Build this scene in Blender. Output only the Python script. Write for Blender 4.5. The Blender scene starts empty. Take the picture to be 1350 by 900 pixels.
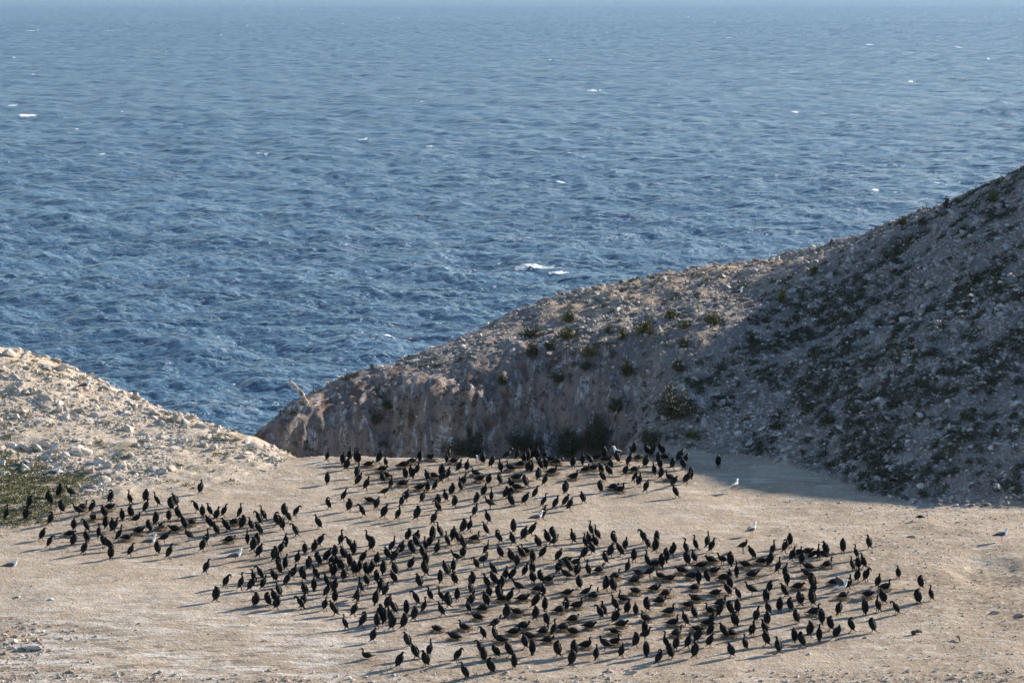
import bpy, bmesh, math, random
import numpy as np
from mathutils import Vector, Matrix
R = math.radians
sc = bpy.context.scene
COL = sc.collection
rng = np.random.default_rng(7)
random.seed(7)

# ---------------------------------------------------------------- camera
F = 4000.0                      # focal length in photo pixels (photo 1350 x 900)
HC = 27.28                      # camera height above the flat's reference level
TH = math.atan(462/4000.0)      # downward pitch
cam = bpy.data.cameras.new('camera'); camo = bpy.data.objects.new('camera', cam)
COL.objects.link(camo); sc.camera = camo
camo.location = (0, 0, HC); camo.rotation_euler = (math.pi/2 - TH, 0, 0)
cam.sensor_width = 36; cam.lens = 36*F/1350.0
cam.clip_start = 1; cam.clip_end = 60000
sc.render.resolution_x = 1024; sc.render.resolution_y = 682
sc.render.pixel_aspect_x = 1; sc.render.pixel_aspect_y = 1

# ---------------------------------------------------------------- sky, sun, exposure
SUN_EL = R(22); SUN_DIR2 = Vector((.86, .51)).normalized()
w = bpy.data.worlds.new('World'); sc.world = w; w.use_nodes = True
nt = w.node_tree; bg = nt.nodes['Background']
sky = nt.nodes.new('ShaderNodeTexSky'); sky.sky_type = 'NISHITA'; sky.sun_disc = False
sky.sun_elevation = SUN_EL; sky.sun_rotation = math.atan2(SUN_DIR2.x, SUN_DIR2.y)
sky.air_density = 1.0; sky.dust_density = 0.05; sky.ozone_density = 2.2
nt.links.new(sky.outputs[0], bg.inputs[0]); bg.inputs[1].default_value = 0.092
sl = bpy.data.lights.new('sun', 'SUN'); sl.energy = 4.7; sl.angle = R(0.5); sl.color = (1, .89, .75)
slo = bpy.data.objects.new('sun', sl); COL.objects.link(slo)
sd = Vector((SUN_DIR2.x*math.cos(SUN_EL), SUN_DIR2.y*math.cos(SUN_EL), math.sin(SUN_EL)))
slo.rotation_euler = sd.to_track_quat('Z', 'Y').to_euler(); slo.location = (60, 60, 60)
vs = sc.view_settings; vs.view_transform = 'Standard'; vs.look = 'None'; vs.gamma = 1
vs.use_curve_mapping = False; vs.exposure = 1.1

# ---------------------------------------------------------------- helpers
def link(o, parent=None):
    COL.objects.link(o)
    if parent is not None: o.parent = parent
    return o
def tag(o, label=None, cat=None, group=None, kind=None):
    if label: o['label'] = label
    if cat: o['category'] = cat
    if group: o['group'] = group
    if kind: o['kind'] = kind
    return o
def mesh_np(name, V, Fc, smooth=False, attrs=None):
    """V (n,3), Fc (m,k) with constant k"""
    me = bpy.data.meshes.new(name); V = np.asarray(V, np.float32); Fc = np.asarray(Fc, np.int32)
    n, (m, k) = len(V), Fc.shape
    me.vertices.add(n); me.vertices.foreach_set('co', V.ravel())
    me.loops.add(m*k); me.loops.foreach_set('vertex_index', Fc.ravel())
    me.polygons.add(m); me.polygons.foreach_set('loop_start', np.arange(0, m*k, k, dtype=np.int32))
    me.polygons.foreach_set('loop_total', np.full(m, k, np.int32))
    me.polygons.foreach_set('use_smooth', np.full(m, smooth, bool))
    me.update(calc_edges=True)
    for a, v in (attrs or {}).items():
        at = me.attributes.new(a, 'FLOAT', 'POINT'); at.data.foreach_set('value', np.asarray(v, np.float32).ravel())
    return me
def empty(name, loc, rz=0):
    o = bpy.data.objects.new(name, None); o.empty_display_size = .2
    o.location = loc; o.rotation_euler = (0, 0, rz); return link(o)

def hash2(ix, iy, s):
    h = (ix.astype(np.int64)*374761393 + iy.astype(np.int64)*668265263 + s*1442695041) & 0xffffffff
    h = ((h ^ (h >> 13))*1274126177) & 0xffffffff
    h = h ^ (h >> 16)
    return (h & 0xffffff)/float(0xffffff)
def vnoise(x, y, s=0):
    ix = np.floor(x); iy = np.floor(y); fx = x-ix; fy = y-iy
    ux = fx*fx*fx*(fx*(fx*6-15)+10); uy = fy*fy*fy*(fy*(fy*6-15)+10)
    a = hash2(ix, iy, s); b = hash2(ix+1, iy, s); c = hash2(ix, iy+1, s); d = hash2(ix+1, iy+1, s)
    return (a+(b-a)*ux)*(1-uy)+(c+(d-c)*ux)*uy
def fbm(x, y, o=4, s=0):
    r = 0; a = .5; t = 0
    for i in range(o):
        r = r+a*vnoise(x, y, s+i*17); t += a; a *= .5; x = x*2.03+5.1; y = y*2.03+1.7
    return r/t
def sstep(a, b, x):
    t = np.clip((x-a)/(b-a), 0, 1); return t*t*(3-2*t)

CT, ST = math.cos(TH), math.sin(TH)
def raydir(px, py):
    a = (px-675)/F; b = (450-py)/F
    return np.array([a, CT+b*ST, -ST+b*CT])
def at(px, py, D):              # world point seen at photo pixel (px,py) at depth D
    d = raydir(px, py); return np.array([d[0]/d[1]*D, D, HC+d[2]/d[1]*D])

# ---------------------------------------------------------------- terrain heights
SL = .08
def plane(x, y): return SL*(y-133)
def tps(P):
    P = np.array(P, float); n = len(P); S = 20.
    xy = P[:, :2]/S
    r2 = ((xy[:, None]-xy[None])**2).sum(-1); K = np.where(r2 > 0, .5*r2*np.log(r2+1e-12), 0)+np.eye(n)*1e-3
    A = np.zeros((n+3, n+3)); A[:n, :n] = K; A[:n, n] = 1; A[:n, n+1:] = xy; A[n, :n] = 1; A[n+1:, :n] = xy.T
    c = np.linalg.solve(A, np.r_[P[:, 2], 0, 0, 0])
    def f(x, y):
        x = x/S; y = y/S; out = c[n]+c[n+1]*x+c[n+2]*y
        for i in range(n):
            r2 = (x-xy[i, 0])**2+(y-xy[i, 1])**2
            out = out+c[i]*.5*r2*np.log(r2+1e-12)
        return out
    return f
# right-hand ridge: (photo px, photo py, depth)
crest_r = [(338,574,172),(400,523,175),(450,503,177),(520,480,180),(600,447,184),(680,412,188),(760,380,192),(850,366,195),
           (950,355,196),(1050,334,195),(1120,318,194),(1200,290,192),(1300,246,190),(1350,223,188),(1470,180,187)]
face_r = [(350,606,169.5),(400,606,170),(450,608,170.5),(560,609,171),(650,606,171),(740,604,171),(800,600,170.5),
          (380,560,171.5),(420,550,172.2),(500,535,173),(560,525,173.3),(650,520,173.8),(740,512,174.2),(800,515,173.2),
          (440,520,175),(560,490,176.3),(650,462,177.8),(740,450,177.6),(760,405,186),(680,435,183),
          (870,586,165),(850,560,167.5),(850,480,173.2),(850,410,182),
          (1000,592,163),(1000,560,165),(1000,480,171),(1000,390,184),(1080,645,156.5),(1150,600,157.5),(1150,500,164.5),(1150,400,176),
          (1150,654,153.2),(1350,664,151.2),(1350,600,154),(1350,480,162.3),(1350,350,172.6),(1480,668,151.0)]
RP = [tuple(at(*p)) for p in crest_r+face_r]
zs = lambda x, y: 1.5+.69*(y-152+.086*(x-16.2))  # shadow plane: unseen ridge right of view is shaped to cast this edge
for X, e in ((43, 7.2), (50, 6.0), (57, 3.3), (65, 1.2), (72, .4), (84, 0), (108, 0), (140, 0)):
    RP += [(X, 151-.086*(X-25), 1.3), (X, 160, zs(X, 160)-1.6-e*.3), (X, 168, zs(X, 168)-1.5-e*.6), (X, 177, zs(X, 177)-1.0-e*.8), (X, 186, zs(X, 186)-.3-e), (X, 192, zs(X, 186)-2-e), (X, 206, zs(X, 186)-10), (X, 240, zs(X, 186)-32)]
for p in crest_r:
    q = at(*p); RP += [(q[0]-.3, q[1]+5, q[2]-1.6), (q[0]-.6, q[1]+17, q[2]-9), (q[0]-1, q[1]+50, q[2]-30)]
for X, Y, Z in [(-22,168,-6),(-24,180,-9),(-30,200,-16),(-19,160,-5),(-12,166,-4),(-4,166,-4),(3,165.5,-3),(-10,160,-8),(2,158,-7),(-5,140,-9),(12,140,-4),(30,130,-5),(60,120,-6),(90,110,-6)]:
    RP.append((X, Y, Z))
ridge_f = tps(RP)
crest_l = [(335,582,164.6),(300,571,166.3),(240,551,169.5),(200,538,171.5),(150,514,174.5),(95,491,176.5),(40,470,177),(0,462,177),(-120,450,177),(-350,400,178),(-700,360,180)]
face_l = [(385,606,161),(330,600,161.5),(300,600,161),(230,606,160),(160,634,155.6),(100,655,152.6),(0,690,148),(-150,715,145),(-400,730,143),
          (60,520,170),(140,560,166.5),(200,570,166),(100,600,160.5),(20,600,160.6),(-100,560,165),(-350,520,168),(20,645,154.8)]
LP = [tuple(at(*p)) for p in crest_l+face_l]
for p in crest_l:
    q = at(*p); LP += [(q[0]+.3, q[1]+5, q[2]-1.2), (q[0]+.6, q[1]+15, q[2]-8), (q[0]+1, q[1]+50, q[2]-30)]
for X, Y, Z in [(-7,168,-4),(-5,180,-12),(0,200,-25),(-4,160,-1.5),(-8,145,-3),(-20,130,-4),(-40,118,-6),(-70,100,-9)]:
    LP.append((X, Y, Z))
mound_f = tps(LP)

def EDGE(x): return np.interp(x, [-40, -14.5, -11.5, 3, 6.2, 8.2, 11], [167.5, 165.8, 161.7, 161.1, 162.3, 165, 240])
def FC(x, y): return sstep(178.5, 175, y)*sstep(10, 5, x)*sstep(160, 164, y)
def height(x, y):
    pl = plane(x, y)
    pl = pl+(fbm(x/9, y/9, 3, 3)-.5)*.35+(fbm(x/1.7, y/1.7, 3, 5)-.5)*.10+(fbm(x/.45, y/.45, 2, 8)-.5)*.03
    # hollow scraped at the right, a low bank at the left front
    cx, cy = HOL; d = np.hypot((x-cx)/1.7, (y-cy)/2.6); pl = pl-.20*np.exp(-d**4)*(.4+1.2*fbm(x/1.1, y/1.1, 3, 6))
    edge = EDGE(x)+(fbm(x/.9, y*0+3, 3, 19)-.5)*.9
    pl = pl-np.clip(y-edge, 0, 60)*1.7-np.clip(y-200, 0, 60)*1.7*(x > 8)
    steep = FC(x, y)
    rg = ridge_f(x, y+((fbm(x/1.9+y*.12, y/4, 4, 124)-.5)*2.7+np.abs(fbm(x/.7-y*.1, y/1.6, 4, 26)-.5)*1.8+(fbm(x/.3, y/.6, 3, 28)-.5)*.5)*steep)
    gul = fbm(x/2.2, y/6, 4, 21)-.5
    rg = rg+(fbm(x/6, y/6, 4, 11)-.5)*.9+gul*.25+(fbm(x/1.6, y/1.6, 4, 27)-.5)*.45*(1-steep)+(fbm((x+y*.6)/.9, (y-x*.6)/.5, 3, 14)-.5)*.30
    mo = mound_f(x, y)+(fbm(x/4, y/4, 4, 31)-.5)*.55+(fbm(x/.9, y/.9, 3, 34)-.5)*.22
    hill = np.maximum(rg, mo)
    k = .12; h = np.clip(.5+.5*(hill-pl)/k, 0, 1)
    z = pl*(1-h)+hill*h+k*h*(1-h)
    return np.maximum(z, -19.), hill-pl, rg-mo
HOL = at(1300, 752, 133*1132/(752+332.))[:2]

xs = np.r_[np.arange(-120, -36, 1.2), np.arange(-36, 38, .13), np.arange(38, 170, 1.0)]
ys = np.r_[np.arange(-25, 112, 1.5), np.arange(112, 122, .2), np.arange(122, 194, .14), np.arange(194, 290, 1.2)]
GX, GY = np.meshgrid(xs, ys)
GZ, HM, RM = height(GX, GY)
ny, nx = GX.shape
print('terrain', nx, ny)
def zat(x, y):
    i = np.clip(np.searchsorted(xs, x)-1, 0, nx-2); j = np.clip(np.searchsorted(ys, y)-1, 0, ny-2)
    fx = (x-xs[i])/(xs[i+1]-xs[i]); fy = (y-ys[j])/(ys[j+1]-ys[j])
    return (GZ[j, i]*(1-fx)+GZ[j, i+1]*fx)*(1-fy)+(GZ[j+1, i]*(1-fx)+GZ[j+1, i+1]*fx)*fy
def gat(G, x, y):
    i = np.clip(np.searchsorted(xs, x), 0, nx-1); j = np.clip(np.searchsorted(ys, y), 0, ny-1); return G[j, i]
DD = np.arange(112, 230, .06)
def hit(px, py):                # where the ray through a photo pixel first meets the ground
    d = raydir(px, py); t = DD/d[1]; x = d[0]*t; z = HC+d[2]*t
    g = zat(x, DD); k = np.argmax(g >= z)
    return np.array([x[k], DD[k], g[k]])
def grid_faces(nx, ny):
    a = np.arange(nx*ny).reshape(ny, nx)
    return np.stack([a[:-1, :-1].ravel(), a[:-1, 1:].ravel(), a[1:, 1:].ravel(), a[1:, :-1].ravel()], 1)

# ---------------------------------------------------------------- materials
class NT:
    def __init__(s, name, rough=.8, spec=.3):
        s.m = bpy.data.materials.new(name); s.m.use_nodes = True; s.t = s.m.node_tree
        s.b = s.t.nodes['Principled BSDF']; s.b.inputs['Roughness'].default_value = rough
        s.b.inputs['Specular IOR Level'].default_value = spec
        s.pos = s.n('ShaderNodeNewGeometry').outputs['Position']
    def n(s, ty): return s.t.nodes.new(ty)
    def l(s, a, b): s.t.links.new(a, b)
    def vmul(s, v):
        n = s.n('ShaderNodeVectorMath'); n.operation = 'MULTIPLY'; s.l(s.pos, n.inputs[0]); n.inputs[1].default_value = v; return n.outputs[0]
    def rot(s, rz, v):
        n = s.n('ShaderNodeMapping'); s.l(s.pos, n.inputs[0]); n.inputs['Rotation'].default_value = (0, 0, rz); n.inputs['Scale'].default_value = v; return n.outputs[0]
    def noise(s, scale, detail=4, vec=None, rough=.55, dist=0):
        n = s.n('ShaderNodeTexNoise'); n.inputs['Scale'].default_value = scale; n.inputs['Detail'].default_value = detail
        n.inputs['Roughness'].default_value = rough; n.inputs['Distortion'].default_value = dist
        s.l(vec if vec is not None else s.pos, n.inputs['Vector']); return n.outputs['Fac']
    def ramp(s, f, a, b):
        n = s.n('ShaderNodeMapRange'); s.l(f, n.inputs[0]); n.inputs[1].default_value = a; n.inputs[2].default_value = b; n.clamp = True
        n.interpolation_type = 'SMOOTHSTEP'; return n.outputs[0]
    def mix(s, f, a, b):
        n = s.n('ShaderNodeMix'); n.data_type = 'RGBA'
        for i, v in ((0, f), (6, a), (7, b)):
            if isinstance(v, (int, float)): n.inputs[i].default_value = v
            elif isinstance(v, tuple): n.inputs[i].default_value = (*v, 1)
            else: s.l(v, n.inputs[i])
        return n.outputs[2]
    def math(s, op, a, b=0.0):
        n = s.n('ShaderNodeMath'); n.operation = op
        for i, v in ((0, a), (1, b)):
            if isinstance(v, (int, float)): n.inputs[i].default_value = v
            else: s.l(v, n.inputs[i])
        return n.outputs[0]
    def attr(s, name):
        n = s.n('ShaderNodeAttribute'); n.attribute_name = name; return n.outputs['Fac']
    def col(s, c):
        if isinstance(c, tuple): s.b.inputs['Base Color'].default_value = (*c, 1)
        else: s.l(c, s.b.inputs['Base Color'])
    def bump(s, h, dist, strength=1):
        n = s.n('ShaderNodeBump'); n.inputs['Distance'].default_value = dist; n.inputs['Strength'].default_value = strength
        s.l(h, n.inputs['Height']); s.l(n.outputs[0], s.b.inputs['Normal'])

# ground
g = NT('ground_soil', .95, .15)
hill, rid, grn = g.attr('hill'), g.attr('ridge'), g.attr('front')
n1 = g.noise(.35, 5); n2 = g.noise(3.2, 6, rough=.7); n3 = g.noise(9, 3); n4 = g.noise(1.1, 5, rough=.7)
sand = g.mix(g.ramp(n1, .35, .68), (.44, .355, .265), (.345, .275, .20))
sand = g.mix(g.math('MULTIPLY', g.ramp(g.noise(1.0, 6, vec=g.rot(R(4), (.45, 1.5, 1)), rough=.72), .50, .66), .8), sand, (.56, .50, .43))
sand = g.mix(g.math('MULTIPLY', g.ramp(g.noise(.8, 5, vec=g.rot(R(-8), (.5, 1.5, 1)), rough=.7), .54, .68), .55), sand, (.24, .18, .125))
sand = g.mix(g.ramp(n2, .54, .70), sand, (.58, .53, .46))            # guano
sand = g.mix(g.math('MULTIPLY', g.ramp(g.noise(5.5, 5, rough=.75), .58, .70), .75), sand, (.20, .145, .10))
sand = g.mix(g.math('MULTIPLY', grn, g.ramp(g.noise(.9, 6, vec=g.rot(R(5), (.4, 1.3, 1)), rough=.75), .47, .58)), sand, (.62, .57, .51))
sand = g.mix(g.math('MULTIPLY', grn, g.ramp(g.noise(1.5, 6, vec=g.rot(R(-5), (.4, 1.3, 1)), rough=.75), .52, .60)), sand, (.20, .165, .13))
sand = g.mix(g.math('MULTIPLY', g.attr('dirt'), g.ramp(n2, .7, .3)), sand, (.20, .145, .10))
rk = g.mix(g.ramp(g.noise(.5, 5), .38, .62), (.205, .168, .145), (.150, .132, .125))
rk = g.mix(g.ramp(g.noise(4.5, 5, rough=.8), .50, .60), rk, (.31, .28, .26))
rk = g.mix(g.ramp(g.noise(1.6, 6, vec=g.rot(R(35), (1, .35, .3)), rough=.7), .52, .68), rk, (.42, .385, .36))
rk = g.mix(g.ramp(g.noise(3.5, 5, rough=.7), .60, .72), rk, (.085, .07, .062))
streak = g.noise(1.3, 5, vec=g.rot(R(12), (1.5, .5, .3)), rough=.65, dist=.8)
fcm = g.attr('face'); rk = g.mix(fcm, rk, g.mix(g.ramp(g.noise(.8, 6, vec=g.vmul((1.5, .4, .5)), rough=.7), .4, .6), (.26, .20, .165), (.165, .14, .13)))
rk = g.mix(g.math('MULTIPLY', g.math('MULTIPLY', g.ramp(streak, .52, .60), g.ramp(g.noise(2.5, 5, rough=.75), .42, .54)), fcm), rk, (.44, .42, .40))
rk = g.mix(g.math('MULTIPLY', g.ramp(g.noise(2.6, 6, rough=.8), .545, .60), fcm), rk, (.07, .055, .045))
rk = g.mix(g.math('MULTIPLY', g.ramp(g.noise(.9, 3, vec=g.vmul((1, .5, .4))), .52, .66), g.attr('face')), rk, (.13, .085, .065))
md = g.mix(g.ramp(g.noise(1.2, 5), .40, .62), (.50, .41, .31), (.40, .31, .21))
md = g.mix(g.ramp(n2, .46, .64), md, (.60, .55, .48))
md = g.mix(g.ramp(g.noise(2.7, 5, rough=.7), .55, .66), md, (.16, .13, .085))
rk = g.mix(g.attr('sandy'), rk, (.40, .30, .21))
c = g.mix(hill, sand, g.mix(rid, md, rk)); g.col(c)
hs = g.math('ADD', g.math('MULTIPLY', n2, 1.0), g.math('MULTIPLY', n3, .5))
g.bump(hs, .085, 1)
M_ground = g.m

# terrain mesh
hillm = sstep(-.05, .12, HM+(fbm(GX/.6, GY/.6, 3, 55)-.5)*.2)
face = FC(GX, GY)*hillm
front = sstep(141, 124, GY)*sstep(2, -12, GX-(130-GY)*.0)
sandy = np.zeros_like(GX)
for px, py, D, rx, ry in [(870,372,193,8,7),(950,372,192,7,6),(790,388,188,5,5)]:
    q = at(px, py, D); sandy = np.maximum(sandy, np.exp(-(((GX-q[0])/rx)**2+((GY-q[1])/ry)**2)))
sandy = sandy*sstep(.35, .6, fbm(GX/1.2, GY/1.2, 4, 77)+.1)
dirt = np.exp(-(((GX-HOL[0]-.5)/4.5)**2+((GY-HOL[1]+4.)/6.5)**2))*1.1*sstep(.30, .62, fbm(GX/1.8, GY/1.3, 4, 15))+.35*sstep(8, 16, GX)*sstep(.50, .62, fbm(GX/2.2, GY/1.4, 4, 16))+sstep(125.5, 122, GY+3*(fbm(GX/3, GY/2, 4, 9)-.5))*.75*sstep(.35, .6, fbm(GX/1.2, GY/.8, 4, 12))+.5*np.exp(-(((GX+24)/6)**2+((GY-127.5)/2.2)**2))
V = np.stack([GX, GY, GZ], -1).reshape(-1, 3)
me = mesh_np('ground', V, grid_faces(nx, ny), True, dict(hill=hillm, ridge=sstep(-.5, .5, RM), face=face, front=front, sandy=sandy, dirt=np.clip(dirt, 0, 1)))
me.materials.append(M_ground)
tag(link(bpy.data.objects.new('ground', me)), kind='structure')

# ---------------------------------------------------------------- sea
SEA = -15.0
h_ = HC-SEA
dmin, dmax = 190., 24000.
def rows():                    # fine rows close in, then never wider than the swell needs
    y = dmin; out = []
    while y < dmax:
        out.append(y); p = y*y*.0000042; y += p if p < 7 else min(p, 7 if y < 4200 else (14 if y < 8200 else 1e9))
    return np.array(out+[dmax])
yr = rows(); NR = len(yr); print('sea rows', NR)
NC = 1050; cu = np.linspace(-.225, .225, NC)
U, Y = np.meshgrid(cu, yr); X = U*Y
Z = np.zeros_like(X); step = np.gradient(yr)[:, None]*-1*0+np.abs(np.gradient(yr))[:, None]
wa = R(205)
crest = np.zeros_like(X)
for i in range(96):
    L = .95*(30/.95)**(rng.random()); th = wa+rng.normal(0, .75); k = 2*math.pi/L
    a = .0080*L**.76*rng.uniform(.5, 1.2)
    fade = np.clip((L/np.maximum(step*.5, X*0+.01)-1.0)/2, 0, 1)
    ph = k*(X*math.cos(th)+Y*math.sin(th))+rng.random()*6.283
    wgt = .45+1.1*vnoise(X/(L*4)+i, Y/(L*4), 200+i)
    s_ = np.sin(ph); Z += fade*a*wgt*(s_+.25*np.sin(2*ph+1.57)*1)
foam = np.zeros_like(X)
for px, py, rxp, amp in [(15,137,11,1),(38,152,14,.9),(785,118,13,.8),(712,352,26,1),(735,358,14,1),(690,354,10,.9),(1178,215,14,1),(1240,240,9,.9),
                    (135,203,5,1),(741,238,7,1),(350,202,5,.8),(555,132,7,.8),(384,65,4,.8),(960,49,6,.8),(445,63,4,.7),(1198,106,5,.8),(104,168,4,.8),(570,192,8,.7),
                    (695,180,5,.9),(790,181,5,.8),(1048,147,5,.9),(342,200,4,.9),(455,322,7,.7),(870,136,6,.6),(1155,250,6,.8),(1145,262,5,.7),(480,181,10,.8),(512,128,5,.6),(46,40,4,.7),(150,40,4,.7),(725,78,5,.7),(870,52,4,.7),(1262,62,4,.8),(1145,58,5,.8)]:
    ang = (py+12)/4000; D = h_/ang; cx = (px-675)/F*D; r = 1.35*rxp/F*D
    foam = np.maximum(foam, amp*np.exp(-(((X-cx)/r)**2+((Y-D)/(r*.8+1.5/F*D/ang*.5))**2)))
foam = np.clip(foam*(1.42+.8*Z)-1.38*fbm(X/.7, Y/1.4, 5, 71), 0, 1)
foam = np.maximum(foam, sstep(.82, .90, fbm(X/5, Y/4, 4, 93))*sstep(.25, .6, Z)*.6)
V = np.stack([X, Y, Z+SEA], -1).reshape(-1, 3)
me = mesh_np('sea', V, grid_faces(NC, NR)[:, ::-1][:, [0, 1, 2, 3]], True, dict(foam=foam))
s = NT('sea_water', .2, .5); s.b.inputs['IOR'].default_value = 1.333
far = s.n('ShaderNodeSeparateXYZ'); s.l(s.pos, far.inputs[0])
body = s.mix(s.ramp(s.noise(.02, 4), .4, .6), (.036, .098, .180), (.050, .120, .208))
s.col(s.mix(s.ramp(s.attr('foam'), .12, .35), body, (.85, .87, .88)))
s.l(s.mix(s.ramp(s.attr('foam'), .12, .35), (.27, .27, .27), (.8, .8, .8)), s.b.inputs['Roughness'])
w1 = s.noise(.55, 5, vec=s.rot(R(-25), (.45, 1, 1)), rough=.62, dist=.4)
w2 = s.noise(.055, 7, vec=s.rot(R(-25), (.5, 1, 1)), rough=.68)
w3 = s.noise(.010, 6, vec=s.rot(R(-15), (.35, 1, 1)), rough=.7)
w0 = s.noise(1.7, 3, vec=s.rot(R(-35), (.5, 1, 1)), rough=.6)
hgt = s.math('ADD', s.math('ADD', s.math('MULTIPLY', w1, 1.9), s.math('MULTIPLY', w2, 8.0)), s.math('ADD', s.math('MULTIPLY', w3, 40.0), s.math('MULTIPLY', w0, .95)))
s.bump(hgt, 1.0, 1.0)
me.materials.append(s.m)
tag(link(bpy.data.objects.new('sea', me)), kind='structure')

# a wider, plain sea sheet a little lower, so the water carries on outside the photo's view
def flat_sheet(name, pts, z, mat):
    m = bpy.data.meshes.new(name); m.from_pydata([(x, y, z) for x, y in pts], [], [tuple(range(len(pts)))]); m.materials.append(mat)
    return tag(link(bpy.data.objects.new(name, m)), kind='structure')
flat_sheet('sea_beyond', [(-24000, -3000), (24000, -3000), (24000, 26000), (-24000, 26000)], SEA-2.6, s.m)

# ---------------------------------------------------------------- rocks
def ico(sub):
    bm = bmesh.new(); bmesh.ops.create_icosphere(bm, subdivisions=sub, radius=1); bm.verts.ensure_lookup_table()
    v = np.array([tuple(x.co) for x in bm.verts]); f = np.array([[q.index for q in p.verts] for p in bm.faces]); bm.free(); return v, f
def rock_shape(sub, seed, cuts=7):
    r = np.random.default_rng(seed); v, f = ico(sub); v = v*1.0
    for _ in range(cuts):       # planar chips give the flat broken faces
        n = r.normal(size=3); n /= np.linalg.norm(n); d = r.uniform(.45, .8)
        over = np.clip(v@n-d, 0, None); v -= over[:, None]*n
    v *= 1+r.uniform(-.07, .07, (len(v), 1)); return v, f
R1 = [rock_shape(1, 100+i, 5) for i in range(8)]
R2 = [rock_shape(2, 200+i, 9) for i in range(8)]
R3 = [rock_shape(3, 300+i, 14) for i in range(6)]
def euler(a, b, c):
    ca, sa, cb, sb, cc, s_ = np.cos(a), np.sin(a), np.cos(b), np.sin(b), np.cos(c), np.sin(c)
    Rz = np.array([[cc, -s_, 0*cc], [s_, cc, 0*cc], [0*cc, 0*cc, 0*cc+1]]).transpose(2, 0, 1)
    Rx = np.array([[0*ca+1, 0*ca, 0*ca], [0*ca, ca, -sa], [0*ca, sa, ca]]).transpose(2, 0, 1)
    Ry = np.array([[cb, 0*cb, sb], [0*cb, 0*cb+1, 0*cb], [-sb, 0*cb, cb]]).transpose(2, 0, 1)
    return Rz@Rx@Ry
def scatter_rocks(x, y, size, shapes, tilt=.35, flat=(.35, .75), sink=.25, yaw=None, yawj=.5):
    n = len(x); z = zat(x, y); Vs, Fs, Ts = [], [], []; off = 0
    which = rng.integers(0, len(shapes), n)
    rz = rng.uniform(0, 6.28, n) if yaw is None else rng.normal(yaw, yawj, n)
    Rm = euler(rng.normal(0, tilt, n), rng.normal(0, tilt, n), rz)
    S = np.stack([size*rng.uniform(.8, 1.45, n), size*rng.uniform(.55, 1., n), size*rng.uniform(*flat, n)], 1)
    tone = rng.random(n)
    for k, (v, f) in enumerate(shapes):
        idx = np.where(which == k)[0]
        if not len(idx): continue
        P = v[None]*S[idx][:, None]; P = np.einsum('nij,nvj->nvi', Rm[idx], P)
        P += np.stack([x[idx], y[idx], z[idx]+S[idx, 2]*(.5-sink)], 1)[:, None]
        Vs.append(P.reshape(-1, 3)); Fs.append((f[None]+(np.arange(len(idx))*len(v))[:, None, None]+off).reshape(-1, 3))
        Ts.append(np.repeat(tone[idx], len(v))); off += len(idx)*len(v)
    return np.concatenate(Vs), np.concatenate(Fs), np.concatenate(Ts)
def rock_mat(name, a, b, c, dark):
    m = NT(name, .9, .2); t = m.attr('tone'); cc = m.mix(t, a, b); cc = m.mix(m.ramp(m.noise(2.2, 5), .5, .68), cc, c)
    cc = m.mix(m.ramp(m.noise(7, 4, rough=.7), .60, .72), cc, dark); m.col(cc); m.bump(m.noise(14, 4), .03, .7); return m.m
M_rr = rock_mat('ridge_rock', (.13, .11, .10), (.43, .39, .36), (.56, .53, .50), (.07, .06, .055))
M_lr = rock_mat('mound_rock', (.32, .27, .22), (.53, .475, .41), (.64, .59, .53), (.17, .13, .09))
M_gr = rock_mat('gravel_stone', (.30, .24, .18), (.50, .43, .36), (.66, .62, .56), (.12, .09, .07))
def add_stuff(name, VFT, mat, label):
    me = mesh_np(name, VFT[0], VFT[1], False, dict(tone=VFT[2])); me.materials.append(mat)
    return tag(link(bpy.data.objects.new(name, me)), label, 'rocks' if 'rub' in name else 'stones', kind='stuff')
def pick(n, x0, x1, y0, y1, fn):
    x = rng.uniform(x0, x1, n); y = rng.uniform(y0, y1, n); p = fn(x, y, gat(HM, x, y), gat(RM, x, y)); k = rng.random(n) < p
    return x[k], y[k]
def cat(*L):
    o = 0; Vs, Fs, Ts = [], [], []
    for v, f, t in L: Vs.append(v); Fs.append(f+o); Ts.append(t); o += len(v)
    return np.concatenate(Vs), np.concatenate(Fs), np.concatenate(Ts)
def ridge_p(x, y, h, r):
    on = (h > .05)*(r > 0); cl = sstep(.42, .62, fbm(x/3, y/3, 3, 41))
    fc = FC(x, y)
    return on*(.40+.60*cl)*(1-.93*fc)
xa, ya = pick(95000, -16, 60, 150, 202, ridge_p); sa = .045+.12*rng.random(len(xa))**2
xb, yb = pick(9000, -16, 60, 150, 202, ridge_p); sb = .13+.22*rng.random(len(xb))**2.5
add_stuff('ridge_rubble', cat(scatter_rocks(xa, ya, sa, R1, yaw=R(35), yawj=.6), scatter_rocks(xb, yb, sb, R2, yaw=R(35), yawj=.5)), M_rr,
          'grey rubble strewn over the shaded slope and crest of the right hand ridge')
def mound_p(x, y, h, r): return (h > .0)*(r < 0)*(.05+.95*sstep(.46, .58, fbm(x/2.4, y/2.4, 3, 44)))*sstep(150, 160, y+6*(fbm(x/4, y/4, 2, 4)-.5))
xa, ya = pick(30000, -42, -5, 148, 186, mound_p); sa = .045+.11*rng.random(len(xa))**2
xb, yb = pick(3600, -42, -5, 152, 186, mound_p); sb = .13+.32*rng.random(len(xb))**2.6
add_stuff('mound_rubble', cat(scatter_rocks(xa, ya, sa, R1, sink=.35), scatter_rocks(xb, yb, sb, R2, sink=.45)), M_lr,
          'pale broken rubble covering the sunlit mound at the left')
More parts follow.
